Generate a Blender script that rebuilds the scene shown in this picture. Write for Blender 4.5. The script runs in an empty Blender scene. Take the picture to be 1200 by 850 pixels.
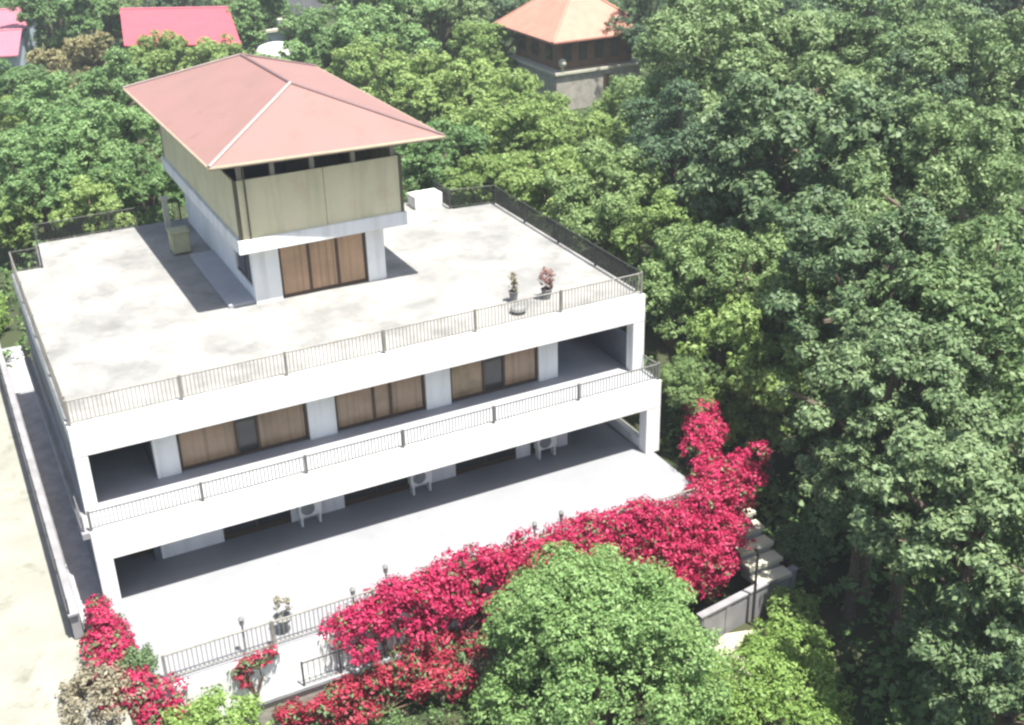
import bpy, bmesh, math, random
import numpy as np
from mathutils import Vector, Matrix, noise

rng = np.random.default_rng(7)
random.seed(7)
scene = bpy.context.scene

# ------------------------------------------------------------------ camera
cam_data = bpy.data.cameras.new("camera")
cam_data.sensor_fit = 'HORIZONTAL'
cam_data.sensor_width = 36.0
cam_data.lens = 41.770
cam_data.clip_end = 2000.0
camera = bpy.data.objects.new("camera", cam_data)
R_, U_, F_ = ((0.8903525, -0.4546006, -0.0247129), (0.2191188, 0.3803069, 0.8985286), (0.3990731, 0.8054222, -0.4382187))
camera.matrix_world = Matrix(((R_[0], U_[0], -F_[0], -2.1087), (R_[1], U_[1], -F_[1], -37.3777),
                              (R_[2], U_[2], -F_[2], 25.4674), (0, 0, 0, 1)))
scene.collection.objects.link(camera)
scene.camera = camera

# ------------------------------------------------------------------ sky and sun
SUN = Vector((0.13, -0.29, 1.0)).normalized()
world = bpy.data.worlds.new("World")
scene.world = world
world.use_nodes = True
nt = world.node_tree
bg = nt.nodes["Background"]
sky = nt.nodes.new("ShaderNodeTexSky")
sky.sky_type = 'NISHITA'
sky.sun_disc = False
sky.sun_elevation = math.asin(SUN.z)
sky.sun_rotation = math.atan2(SUN.x, SUN.y)
sky.air_density = 1.0
sky.dust_density = 2.5
nt.links.new(sky.outputs[0], bg.inputs[0])
bg.inputs[1].default_value = 0.085
sun_data = bpy.data.lights.new("sun", 'SUN')
sun_data.energy = 5.0
sun_data.angle = math.radians(0.6)
sun_data.color = (1.0, 0.965, 0.90)
sun = bpy.data.objects.new("sun", sun_data)
sun.rotation_euler = (-SUN).to_track_quat('-Z', 'Y').to_euler()
sun.location = (0, 0, 60)
scene.collection.objects.link(sun)
scene.view_settings.view_transform = 'Standard'
scene.view_settings.look = 'None'
scene.view_settings.exposure = 1.38
scene.view_settings.gamma = 1.0
scene.cycles.filter_width = 2.5
scene.cycles.max_bounces = 8
scene.cycles.transmission_bounces = 4

# ------------------------------------------------------------------ materials
def srgb(r, g, b):
    f = lambda v: (v / 255 / 12.92) if v / 255 <= 0.04045 else ((v / 255 + 0.055) / 1.055) ** 2.4
    return (f(r), f(g), f(b))

def mat(name, col, rough=0.8, var=0.12, scale=1.5, bump=0.0, bscale=20.0, col2=None, spot=None, metal=0.0, spec=0.3, detail=6.0, streak=None):
    """Principled material whose colour wanders between col and col2 (or a darker col) with noise; optional stains."""
    m = bpy.data.materials.new(name)
    m.use_nodes = True
    t = m.node_tree
    p = t.nodes["Principled BSDF"]
    p.inputs["Roughness"].default_value = rough
    p.inputs["Metallic"].default_value = metal
    p.inputs["Specular IOR Level"].default_value = spec
    tc = t.nodes.new("ShaderNodeNewGeometry")
    n = t.nodes.new("ShaderNodeTexNoise")
    n.inputs["Scale"].default_value = scale
    n.inputs["Detail"].default_value = detail
    n.inputs["Roughness"].default_value = 0.6
    t.links.new(tc.outputs["Position"], n.inputs["Vector"])
    ramp = t.nodes.new("ShaderNodeValToRGB")
    c2 = col2 or tuple(c * (1 - var * 2.2) for c in col)
    ramp.color_ramp.elements[0].position = 0.32
    ramp.color_ramp.elements[1].position = 0.62
    ramp.color_ramp.elements[0].color = (*c2, 1)
    ramp.color_ramp.elements[1].color = (*col, 1)
    t.links.new(n.outputs["Fac"], ramp.inputs["Fac"])
    out = ramp.outputs["Color"]
    if spot:
        scol, sscale, lo, hi = spot
        n2 = t.nodes.new("ShaderNodeTexNoise")
        n2.inputs["Scale"].default_value = sscale
        n2.inputs["Detail"].default_value = 9
        n2.inputs["Roughness"].default_value = 0.68
        t.links.new(tc.outputs["Position"], n2.inputs["Vector"])
        mr = t.nodes.new("ShaderNodeMapRange")
        mr.inputs["From Min"].default_value = lo
        mr.inputs["From Max"].default_value = hi
        t.links.new(n2.outputs["Fac"], mr.inputs["Value"])
        mx = t.nodes.new("ShaderNodeMix")
        mx.data_type = 'RGBA'
        t.links.new(mr.outputs[0], mx.inputs["Factor"])
        t.links.new(out, mx.inputs["A"])
        mx.inputs["B"].default_value = (*scol, 1)
        out = mx.outputs["Result"]
    if streak:                                   # colour, amount, (x, y, z) scale: runs of water, or curtain fold shade painted in
        n3 = t.nodes.new("ShaderNodeTexNoise")
        mp = t.nodes.new("ShaderNodeMapping")
        mp.inputs["Scale"].default_value = streak[2]
        t.links.new(tc.outputs["Position"], mp.inputs["Vector"])
        t.links.new(mp.outputs["Vector"], n3.inputs["Vector"])
        n3.inputs["Scale"].default_value = 1.0
        n3.inputs["Detail"].default_value = 5
        m3 = t.nodes.new("ShaderNodeMapRange")
        m3.inputs["From Min"].default_value = 0.48
        m3.inputs["From Max"].default_value = 0.78
        m3.inputs["To Max"].default_value = streak[1]
        t.links.new(n3.outputs["Fac"], m3.inputs["Value"])
        mx3 = t.nodes.new("ShaderNodeMix")
        mx3.data_type = 'RGBA'
        t.links.new(m3.outputs[0], mx3.inputs["Factor"])
        t.links.new(out, mx3.inputs["A"])
        mx3.inputs["B"].default_value = (*streak[0], 1)
        out = mx3.outputs["Result"]
    t.links.new(out, p.inputs["Base Color"])
    if bump:
        nb = t.nodes.new("ShaderNodeTexNoise")
        nb.inputs["Scale"].default_value = bscale
        nb.inputs["Detail"].default_value = 5
        t.links.new(tc.outputs["Position"], nb.inputs["Vector"])
        b = t.nodes.new("ShaderNodeBump")
        b.inputs["Strength"].default_value = bump
        b.inputs["Distance"].default_value = 0.03
        t.links.new(nb.outputs["Fac"], b.inputs["Height"])
        t.links.new(b.outputs["Normal"], p.inputs["Normal"])
    return m

def leaf_mat(name, c_dark, c_light, rough=0.55, trans=0.25, tint=0.35):
    """Foliage: colour varies per leaf and per plant, part of the light passes through the leaf."""
    m = bpy.data.materials.new(name)
    m.use_nodes = True
    t = m.node_tree
    p = t.nodes["Principled BSDF"]
    outn = t.nodes["Material Output"]
    g = t.nodes.new("ShaderNodeNewGeometry")
    oi = t.nodes.new("ShaderNodeObjectInfo")
    ns = t.nodes.new("ShaderNodeTexNoise")
    ns.inputs["Scale"].default_value = 0.55
    ns.inputs["Detail"].default_value = 3
    t.links.new(g.outputs["Position"], ns.inputs["Vector"])
    a = t.nodes.new("ShaderNodeMath"); a.operation = 'MULTIPLY'; a.inputs[1].default_value = 0.55
    t.links.new(g.outputs["Random Per Island"], a.inputs[0])
    b = t.nodes.new("ShaderNodeMath"); b.operation = 'MULTIPLY_ADD'; b.inputs[1].default_value = tint
    t.links.new(oi.outputs["Random"], b.inputs[0]); t.links.new(a.outputs[0], b.inputs[2])
    c = t.nodes.new("ShaderNodeMath"); c.operation = 'MULTIPLY_ADD'; c.inputs[1].default_value = 0.5
    t.links.new(ns.outputs["Fac"], c.inputs[0]); t.links.new(b.outputs[0], c.inputs[2])
    d = t.nodes.new("ShaderNodeMath"); d.operation = 'SUBTRACT'; d.inputs[1].default_value = 0.22; d.use_clamp = True
    t.links.new(c.outputs[0], d.inputs[0])
    mx = t.nodes.new("ShaderNodeMix"); mx.data_type = 'RGBA'
    mx.inputs["A"].default_value = (*c_dark, 1)
    mx.inputs["B"].default_value = (*c_light, 1)
    t.links.new(d.outputs[0], mx.inputs["Factor"])
    t.links.new(mx.outputs["Result"], p.inputs["Base Color"])
    p.inputs["Roughness"].default_value = rough
    p.inputs["Specular IOR Level"].default_value = 0.35
    tr = t.nodes.new("ShaderNodeBsdfTranslucent")
    t.links.new(mx.outputs["Result"], tr.inputs["Color"])
    ms = t.nodes.new("ShaderNodeMixShader")
    ms.inputs[0].default_value = trans
    t.links.new(p.outputs[0], ms.inputs[1]); t.links.new(tr.outputs[0], ms.inputs[2])
    t.links.new(ms.outputs[0], outn.inputs["Surface"])
    return m

M = {}
M['white'] = mat("white_render", (0.73, 0.73, 0.71), 0.75, 0.03, 0.9, 0.15, 14, spot=((0.50, 0.49, 0.46), 0.8, 0.60, 0.9), streak=((0.42, 0.41, 0.38), 0.55, (2.6, 2.6, 0.22)))
M['roof_floor'] = mat("roof_concrete", (0.275, 0.27, 0.253), 0.85, 0.10, 0.42, 0.3, 9, col2=(0.172, 0.172, 0.165), spot=((0.115, 0.115, 0.11), 0.7, 0.49, 0.82), detail=8.0)
M['terrace'] = mat("terrace_concrete", (0.225, 0.23, 0.24), 0.7, 0.04, 0.5, 0.15, 12, col2=(0.205, 0.21, 0.22), spot=((0.16, 0.16, 0.16), 0.9, 0.58, 0.85))
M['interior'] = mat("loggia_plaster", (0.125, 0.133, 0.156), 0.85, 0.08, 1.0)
M['balcony_floor'] = mat("balcony_floor", (0.195, 0.203, 0.218), 0.75, 0.06, 0.8)
M['white_floor'] = mat("white_screed", (0.328, 0.335, 0.351), 0.75, 0.05, 0.8)
M['olive'] = mat("olive_panel", (0.66, 0.595, 0.40), 0.55, 0.06, 0.5, 0.1, 6, col2=(0.56, 0.525, 0.335), spot=((0.58, 0.40, 0.28), 0.4, 0.58, 0.80), streak=((0.40, 0.36, 0.23), 0.6, (3.0, 3.0, 0.25)))
M['olive_seam'] = mat("olive_seam", (0.12, 0.11, 0.07), 0.6)
M['roof_red'] = mat("faded_red_sheet", (0.225, 0.125, 0.112), 0.6, 0.05, 0.6, 0.12, 3, col2=(0.20, 0.118, 0.10), spec=0.35, spot=((0.15, 0.078, 0.058), 1.1, 0.58, 0.90))
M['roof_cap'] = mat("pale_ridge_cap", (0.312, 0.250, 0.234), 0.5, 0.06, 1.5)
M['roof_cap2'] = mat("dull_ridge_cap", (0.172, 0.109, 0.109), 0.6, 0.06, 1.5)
M['gutter'] = mat("cream_gutter", (0.30, 0.25, 0.175), 0.6, 0.08, 2)
M['soffit'] = mat("brown_soffit", (0.10, 0.055, 0.04), 0.7, 0.1, 2)
M['post_pale'] = mat("pale_post", (0.34, 0.31, 0.26), 0.7, 0.06, 2)
M['frame'] = mat("dark_brown_frame", (0.07, 0.045, 0.03), 0.5, 0.1, 3)
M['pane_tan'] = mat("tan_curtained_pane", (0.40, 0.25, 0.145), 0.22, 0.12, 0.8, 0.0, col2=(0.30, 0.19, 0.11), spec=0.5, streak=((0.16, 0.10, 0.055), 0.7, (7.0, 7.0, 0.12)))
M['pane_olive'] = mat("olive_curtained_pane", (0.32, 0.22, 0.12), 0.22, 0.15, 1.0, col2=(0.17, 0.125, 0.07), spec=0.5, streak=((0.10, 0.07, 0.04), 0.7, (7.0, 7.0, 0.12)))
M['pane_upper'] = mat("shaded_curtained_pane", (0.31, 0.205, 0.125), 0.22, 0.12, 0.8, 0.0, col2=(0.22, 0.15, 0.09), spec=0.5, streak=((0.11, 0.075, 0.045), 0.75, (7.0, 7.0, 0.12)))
M['pane_dark'] = mat("dark_pane", (0.035, 0.037, 0.04), 0.12, 0.1, 2, spec=0.5)
M['iron'] = mat("weathered_iron", (0.24, 0.23, 0.20), 0.6, 0.15, 4)
M['iron_grey'] = mat("grey_painted_iron", (0.14, 0.14, 0.135), 0.6, 0.1, 4)
M['iron_dark'] = mat("dark_iron", (0.045, 0.047, 0.045), 0.55, 0.1, 4)
M['ac'] = mat("off_white_casing", (0.62, 0.62, 0.60), 0.5, 0.05, 3)
M['ac_dark'] = mat("grey_fan_grille", (0.16, 0.17, 0.18), 0.6)
M['stone'] = mat("pale_stone", (0.359, 0.335, 0.289), 0.9, 0.12, 1.6, 0.5, 7, col2=(0.234, 0.218, 0.187))
M['grey_stone'] = mat("grey_stone", (0.33, 0.33, 0.34), 0.9, 0.12, 1.6, 0.5, 7)
M['coping'] = mat("grey_coping", (0.281, 0.289, 0.289), 0.8, 0.08, 1.8, 0.2)
M['lavender'] = mat("pale_grey_wall", (0.25, 0.245, 0.255), 0.85, 0.08, 1.2, 0.2, 8, streak=((0.13, 0.13, 0.13), 0.6, (1.4, 1.4, 0.3)))
M['road'] = mat("beige_lane", (0.25, 0.245, 0.212), 0.9, 0.06, 0.55, 0.3, 6, col2=(0.20, 0.197, 0.165), spot=((0.09, 0.10, 0.055), 0.9, 0.55, 0.80), detail=9.0)
M['soil'] = mat("leafy_soil", (0.030, 0.045, 0.018), 0.95, 0.2, 0.25, 0.6, 3, col2=(0.05, 0.05, 0.025))
M['bark'] = mat("grey_brown_bark", (0.13, 0.10, 0.075), 0.9, 0.15, 5, 0.6, 14)
M['stem'] = mat("woody_stem", (0.14, 0.09, 0.06), 0.9, 0.15, 5)
M['brick_brown'] = mat("brown_timber", (0.20, 0.115, 0.07), 0.75, 0.12, 1.2)
M['tile_orange'] = mat("salmon_tile", (0.42, 0.20, 0.145), 0.7, 0.07, 1.0, 0.3, 9)
M['roof_pink'] = mat("rose_red_sheet", (0.398, 0.080, 0.099), 0.5, 0.06, 1.0, 0.1)
M['roof_pink_pale'] = mat("pale_pink_sheet", (0.36, 0.13, 0.165), 0.5, 0.06, 1.0, 0.1)
M['plaster_bluish'] = mat("pale_blue_plaster", (0.45, 0.50, 0.55), 0.8, 0.06, 1)
M['cream'] = mat("cream_plaster", (0.468, 0.452, 0.359), 0.85, 0.07, 1)
M['tank_white'] = mat("white_tank", (0.624, 0.624, 0.593), 0.5, 0.04, 2)
M['crate'] = mat("pale_olive_plastic", (0.40, 0.39, 0.24), 0.6, 0.1, 2)
M['terracotta'] = mat("pinkish_clay", (0.42, 0.22, 0.17), 0.8, 0.1, 3)
M['pot'] = mat("grey_pot", (0.20, 0.20, 0.19), 0.7, 0.1, 3)
M['lantern'] = mat("frosted_lantern", (0.22, 0.22, 0.21), 0.3, 0.05, 3)
M['sand'] = mat("bright_sandy_path", (0.484, 0.452, 0.359), 0.9, 0.08, 0.8, 0.3)

L = {}
L['walnut'] = leaf_mat("walnut_leaf", (0.070, 0.132, 0.045), (0.255, 0.345, 0.145), trans=0.32)
L['oak'] = leaf_mat("oak_leaf", (0.070, 0.135, 0.040), (0.265, 0.365, 0.140), trans=0.32)
L['dark'] = leaf_mat("dark_leaf", (0.042, 0.090, 0.045), (0.150, 0.225, 0.115), trans=0.3)
L['clumpy'] = leaf_mat("clumped_walnut_leaf", (0.042, 0.090, 0.036), (0.225, 0.305, 0.140), trans=0.28)
L['grand'] = L['walnut']
L['fruit'] = leaf_mat("fruit_leaf", (0.120, 0.205, 0.050), (0.340, 0.450, 0.150), trans=0.38)
L['olive'] = leaf_mat("olive_leaf", (0.17, 0.16, 0.07), (0.42, 0.37, 0.19))
L['orchard'] = leaf_mat("orchard_leaf", (0.070, 0.150, 0.045), (0.255, 0.390, 0.150), trans=0.36)
L['round'] = leaf_mat("round_tree_leaf", (0.105, 0.205, 0.055), (0.320, 0.455, 0.180), trans=0.34, tint=0.1)
L['lime'] = leaf_mat("lime_leaf", (0.13, 0.23, 0.045), (0.33, 0.46, 0.14), trans=0.36, tint=0.1)
L['flower'] = leaf_mat("crimson_bract", (0.29, 0.008, 0.046), (0.58, 0.036, 0.140), trans=0.30, tint=0.15)
L['flower_old'] = leaf_mat("faded_red_bract", (0.26, 0.016, 0.040), (0.48, 0.050, 0.090), trans=0.25, tint=0.15)
L['dry'] = leaf_mat("dry_leaf", (0.17, 0.15, 0.10), (0.36, 0.33, 0.23), tint=0.1)
L['agave'] = leaf_mat("dark_shrub_leaf", (0.060, 0.110, 0.040), (0.20, 0.28, 0.13), tint=0.1)
L['under'] = leaf_mat("undergrowth_leaf", (0.055, 0.115, 0.035), (0.22, 0.33, 0.12), trans=0.32, tint=0.1)
L['dusty'] = leaf_mat("dusty_pink_leaf", (0.20, 0.11, 0.09), (0.38, 0.22, 0.20), tint=0.1)

# ------------------------------------------------------------------ helpers
COL = scene.collection

def wloc(o):
    v = Vector((0, 0, 0))
    while o is not None:
        v += o.location
        o = o.parent
    return v

def thing(name, label, cat, loc, group=None):
    o = bpy.data.objects.new(name, None)
    o.empty_display_size = 0.3
    o.location = loc
    COL.objects.link(o)
    o["label"] = label
    o["category"] = cat
    if group:
        o["group"] = group
    return o

class MB:
    """Collects shapes in world coordinates and links them as one mesh object."""
    def __init__(s):
        s.v, s.f = [], []
    def add(s, vs, fs):
        n = len(s.v)
        s.v += [tuple(v) for v in vs]
        s.f += [tuple(i + n for i in f) for f in fs]
        return s
    def box(s, x0, x1, y0, y1, z0, z1):
        vs = [(x, y, z) for z in (z0, z1) for y in (y0, y1) for x in (x0, x1)]
        return s.add(vs, [(0, 2, 3, 1), (4, 5, 7, 6), (0, 1, 5, 4), (2, 6, 7, 3), (0, 4, 6, 2), (1, 3, 7, 5)])
    def rbox(s, c, u, hx, hy, z0, z1):
        """box turned so that its long axis follows the 2-D unit vector u"""
        w = (-u[1], u[0])
        vs = [(c[0] + a * hx * u[0] + b * hy * w[0], c[1] + a * hx * u[1] + b * hy * w[1], z) for z in (z0, z1) for b in (-1, 1) for a in (-1, 1)]
        return s.add(vs, [(0, 2, 3, 1), (4, 5, 7, 6), (0, 1, 5, 4), (2, 6, 7, 3), (0, 4, 6, 2), (1, 3, 7, 5)])
    def prism(s, poly, z0, z1):
        n = len(poly)
        vs = [(x, y, z0) for x, y in poly] + [(x, y, z1) for x, y in poly]
        fs = [tuple(range(n - 1, -1, -1)), tuple(range(n, 2 * n))]
        fs += [(i, (i + 1) % n, (i + 1) % n + n, i + n) for i in range(n)]
        return s.add(vs, fs)
    def tube(s, p, q, r0, r1=None, n=8, caps=True):
        r1 = r0 if r1 is None else r1
        p, q = Vector(p), Vector(q)
        d = (q - p).normalized()
        a = d.orthogonal().normalized(); b = d.cross(a)
        ring = lambda c, r: [tuple(c + r * (math.cos(2 * math.pi * i / n) * a + math.sin(2 * math.pi * i / n) * b)) for i in range(n)]
        vs = ring(p, r0) + ring(q, r1)
        fs = [(i, (i + 1) % n, (i + 1) % n + n, i + n) for i in range(n)]
        if caps:
            fs += [tuple(range(n - 1, -1, -1)), tuple(range(n, 2 * n))]
        return s.add(vs, fs)
    def lathe(s, c, prof, n=16):
        vs = []
        for r, z in prof:
            vs += [(c[0] + r * math.cos(2 * math.pi * i / n), c[1] + r * math.sin(2 * math.pi * i / n), c[2] + z) for i in range(n)]
        fs = []
        for k in range(len(prof) - 1):
            fs += [(k * n + i, k * n + (i + 1) % n, (k + 1) * n + (i + 1) % n, (k + 1) * n + i) for i in range(n)]
        fs += [tuple(range(n - 1, -1, -1)), tuple(range((len(prof) - 1) * n, len(prof) * n))]
        return s.add(vs, fs)
    def build(s, name, m, parent=None, kind=None, bevel=0.0, smooth=False):
        me = bpy.data.meshes.new(name)
        o0 = wloc(parent) if parent else Vector((0, 0, 0))
        me.from_pydata([(v[0] - o0.x, v[1] - o0.y, v[2] - o0.z) for v in s.v], [], s.f)
        if bevel or smooth:
            bm = bmesh.new(); bm.from_mesh(me)
            if bevel:
                bmesh.ops.bevel(bm, geom=bm.edges[:], offset=bevel, segments=1, affect='EDGES')
            if smooth:
                for f in bm.faces: f.smooth = True
            bm.to_mesh(me); bm.free()
        me.update()
        me.materials.append(m)
        o = bpy.data.objects.new(name, me)
        COL.objects.link(o)
        if parent:
            o.parent = parent
        if kind:
            o["kind"] = kind
        return o

def leaves_mesh(name, pts, nrm, size, m, rs, jitter=0.5, aspect=0.55):
    """pts (n,3) leaf centres, nrm (n,3) their facing; each leaf is a folded four-point blade."""
    n = len(pts)
    nrm = nrm / (np.linalg.norm(nrm, axis=1, keepdims=True) + 1e-9)
    t = rs.normal(size=(n, 3))
    t -= (t * nrm).sum(1, keepdims=True) * nrm
    t /= np.linalg.norm(t, axis=1, keepdims=True) + 1e-9
    b = np.cross(nrm, t)
    sz = (size * (0.6 + 0.85 * rs.random(n) ** 1.5))[:, None]
    v = np.empty((n, 4, 3))
    v[:, 0] = pts - t * sz
    v[:, 1] = pts + b * sz * aspect - nrm * sz * 0.18
    v[:, 2] = pts + t * sz - nrm * sz * 0.25
    v[:, 3] = pts - b * sz * aspect - nrm * sz * 0.18
    me = bpy.data.meshes.new(name)
    me.vertices.add(4 * n)
    me.vertices.foreach_set("co", v.reshape(-1).astype(np.float32))
    me.loops.add(4 * n)
    me.loops.foreach_set("vertex_index", np.arange(4 * n, dtype=np.int32))
    me.polygons.add(n)
    me.polygons.foreach_set("loop_start", np.arange(0, 4 * n, 4, dtype=np.int32))
    me.update(calc_edges=True)
    me.validate()
    me.materials.append(m)
    return me

def unit(rs, n, up=0.0):
    d = rs.normal(size=(n, 3))
    d[:, 2] += up
    return d / np.linalg.norm(d, axis=1, keepdims=True)

def crown_points(rs, lobes, n_leaf, cl_r=0.30, per=16, up=0.55, inner=0.12):
    """Leaves gathered in clusters over the surface of overlapping lobes: lobes is a list of (centre, radii)."""
    C = np.array([l[0] for l in lobes], float); Rr = np.array([l[1] for l in lobes], float)
    area = (Rr.prod(1)) ** (2 / 3)
    n_cl = max(1, n_leaf // per)
    which = rs.choice(len(lobes), n_cl, p=area / area.sum())
    d = unit(rs, n_cl, up)
    rad = np.where(rs.random(n_cl) < inner, 0.45 + 0.4 * rs.random(n_cl), 0.86 + 0.22 * rs.random(n_cl))[:, None]
    cc = C[which] + d * Rr[which] * rad
    idx = np.repeat(np.arange(n_cl), per)
    off = rs.normal(size=(len(idx), 3)) * np.array([1, 1, 0.6])
    off /= (np.linalg.norm(off, axis=1, keepdims=True) + 1e-9)
    k = (cl_r * rs.random(len(idx)) ** 0.5)[:, None]
    pts = cc[idx] + off * k
    nr = d[idx] * 0.6 + off * 0.7 + rs.normal(size=(len(idx), 3)) * 0.5
    nr[:, 2] += 0.45
    return pts, nr

def foliage(name, lobes, n_leaf, size, m, parent, seed, cl_r=0.3, per=16, up=0.5, kind=None, inner=0.12):
    rs = np.random.default_rng(seed)
    o0 = np.array(wloc(parent)) if parent else np.zeros(3)
    pts, nr = crown_points(rs, lobes, n_leaf, cl_r, per, up, inner)
    me = leaves_mesh(name, pts - o0, nr, size, m, rs)
    o = bpy.data.objects.new(name, me)
    COL.objects.link(o)
    if parent: o.parent = parent
    if kind: o["kind"] = kind
    return o
# ------------------------------------------------------------------ the ground
def sstep(a, b, x):
    t = min(1.0, max(0.0, (x - a) / (b - a)))
    return t * t * (3 - 2 * t)

def ground_z(x, y):
    z = -0.42
    front = sstep(-4.9, -5.95, y) * sstep(-0.4, 1.2, x)
    right = sstep(22.9, 25.5, x) * sstep(14.0, 4.0, y)
    z -= 3.1 * max(front, right * 0.75)
    z -= 0.06 * max(0, -y - 8)
    z += 0.28 * noise.noise(Vector((x * 0.12, y * 0.12, 0.3))) * sstep(24, 34, math.hypot(x - 11, y - 6))
    return z

def axis(a, b, dense0, dense1, fine, coarse):
    out, x = [], a
    while x < b:
        out.append(x)
        x += fine if dense0 <= x < dense1 else coarse
    return out + [b]

xs = axis(-130, 300, -6, 40, 0.8, 8); ys = axis(-60, 420, -24, 30, 0.8, 8)
gm = MB()
for y in ys:
    for x in xs:
        inside = 0.4 < x < 22.2 and -5.4 < y < 13          # kept well below the terrace it carries
        gm.v.append((x, y, -4.0 if inside and y < 7 else ground_z(x, y)))
nx = len(xs)
for j in range(len(ys) - 1):
    for i in range(nx - 1):
        gm.f.append((j * nx + i, j * nx + i + 1, (j + 1) * nx + i + 1, (j + 1) * nx + i))
gm.build("ground", M['soil'], None, "structure", smooth=True)

# beige lane along the house's left side, laid over the ground
lm = MB()
rows = [(-24, -8.0, -0.4), (-12, -7.0, -0.4), (-6.6, -6.4, -0.35), (-1.9, -5.9, -0.4), (-1.62, -5.9, -1.30), (0, -5.8, -1.30), (10, -5.2, -1.30), (20, -4.6, -1.30), (27, -4.2, -1.30)]
seg = []
for k in range(len(rows) - 1):
    for q in range(6):
        t = q / 6
        seg.append(tuple(rows[k][i] * (1 - t) + rows[k + 1][i] * t for i in range(3)))
seg.append(rows[-1])
for y, a, b in seg:
    for q in range(5):
        x = a + (b - a) * q / 4
        lm.v.append((x, y, ground_z(x, y) + 0.03))
for k in range(len(seg) - 1):
    for q in range(4):
        lm.f.append((k * 5 + q, k * 5 + q + 1, k * 5 + 5 + q + 1, k * 5 + 5 + q))
lm.build("lane", M['road'], None, "structure")
MB().box(-0.93, -0.02, -1.3, 24, -0.40, -0.02).build("side_path", M['grey_stone'], None, "structure")

# ------------------------------------------------------------------ white terrace in front of the house
terr = MB().prism([(0.55, -5.78), (22.35, -5.78), (22.35, 6.0), (-0.018, 6.0), (-0.018, -1.35), (0.0, -4.6)], -0.25, 0.0)
terr_o = terr.build("terrace", M['terrace'], None, "structure")
GZ, BZ, RZ = 0.0, 3.29, 6.69
H = thing("house", "white two storey flat roofed house with a square olive panelled tower on top", "house", (11.2, 6.0, 0.0))

# roof slab: L shaped with a notch at the back left corner; fascia beam along the front
roof_poly = [(0, 0), (22.52, 0), (22.52, 13.75), (20.3, 13.95), (20.3, 15.9), (15.2, 16.3), (15.2, 19.6), (1.42, 19.5), (1.22, 16.15), (0, 16.15)]
MB().prism(roof_poly, RZ - 0.30, RZ).build("roof_slab", M['roof_floor'], H)
MB().box(-0.012, 22.535, -0.012, 0.30, RZ - 1.14, RZ + 0.012).build("fascia", M['white'], H, bevel=0.012)
MB().box(-0.02, 0.28, 0.302, 16.10, RZ - 0.62, RZ - 0.02).build("side_beam", M['white'], H)
MB().box(22.24, 22.53, 0.302, 13.7, RZ - 0.62, RZ - 0.02).build("side_beam", M['white'], H)
# upper storey columns at the two front corners
for a, b in ((0.0, 0.44), (21.99, 22.522)):
    MB().box(a, b, -0.003, 0.50, BZ, RZ - 1.14).build("column", M['white'], H)
# balcony slab with its deep front fascia
MB().box(-0.06, 22.62, -0.9, 9.0, BZ - 0.24, BZ).build("balcony_floor", M['white_floor'], H)
MB().box(-0.07, 22.635, -1.20, -0.9, BZ - 1.20, BZ + 0.012).build("balcony_fascia", M['white'], H, bevel=0.012)
MB().box(-0.32, -0.062, -1.18, 14.5, BZ - 0.20, BZ + 0.02).build("side_ledge", M['lavender'], H)
for a, b in ((-0.06, 0.48), (21.97, 22.628)):
    MB().box(a, b, -1.195, -0.66, GZ, BZ - 1.20).build("column", M['white'], H)

# upper wall: piers between the long windows, loggias open at both ends
WY = 1.21
for a, b in ((2.70, 3.55), (8.42, 9.50), (13.22, 14.28), (18.24, 19.12)):
    MB().box(a, b, WY, WY + 0.35, BZ, RZ - 0.30).build("pier", M['white'], H, bevel=0.01)
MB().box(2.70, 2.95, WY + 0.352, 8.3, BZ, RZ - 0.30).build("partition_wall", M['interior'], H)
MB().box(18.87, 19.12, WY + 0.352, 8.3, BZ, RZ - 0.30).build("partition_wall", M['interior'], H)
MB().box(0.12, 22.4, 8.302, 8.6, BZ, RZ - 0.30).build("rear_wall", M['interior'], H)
MB().box(0.06, 0.30, 0.55, 8.30, BZ, RZ - 0.62).build("side_wall", M['lavender'], H)
MB().box(0.06, 0.30, 8.602, 16.0, GZ, RZ - 0.62).build("side_wall", M['lavender'], H)
MB().box(0.30, 1.2, 15.8, 16.0, GZ, RZ - 0.31).build("rear_wall", M['lavender'], H)
MB().box(1.3, 15.0, 19.1, 19.4, -0.3, RZ - 0.31).build("rear_wall", M['lavender'], H)
MB().box(22.1, 22.4, 8.602, 13.6, -3, RZ - 0.62).build("side_wall", M['lavender'], H)
MB().box(15.2, 22.1, 13.4, 13.6, -0.3, RZ - 0.31).build("rear_wall", M['lavender'], H)
MB().box(22.0, 22.3, 0.52, 8.3, BZ, BZ + 1.35).build("parapet", M['interior'], H)  # half wall added and raised to keep the open loggia dark

def window(x0, x1, panes, z0, z1, y, rail=True):
    """long sliding window: dark frame, one pane object per leaf; panes lists (fraction, material, label)"""
    d = 0.09
    fr = MB().box(x0, x1, y, y + d, z0, z0 + 0.10).box(x0, x1, y, y + d, z1 - 0.09, z1)
    fr.box(x0, x0 + 0.09, y, y + d, z0 + 0.10, z1 - 0.09).box(x1 - 0.09, x1, y, y + d, z0 + 0.10, z1 - 0.09)
    x = x0 + 0.09; tot = x1 - x0 - 0.18
    cuts = []
    for k, (fra, mt, lab) in enumerate(panes):
        xe = x + tot * fra
        cuts.append((x, xe, mt, lab))
        if k < len(panes) - 1:
            fr.box(xe - 0.05, xe + 0.05, y - 0.012, y + d - 0.012, z0 + 0.10, z1 - 0.09)
        x = xe
    w = fr.build("window", M['frame'], H)
    for a, b, mt, lab in cuts:
        p = MB().box(a + 0.02, b - 0.02, y + 0.05, y + 0.075, z0 + 0.08, z1 - 0.07).build("pane", M[mt], w)
        if lab: p["label"] = lab
    return w

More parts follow.
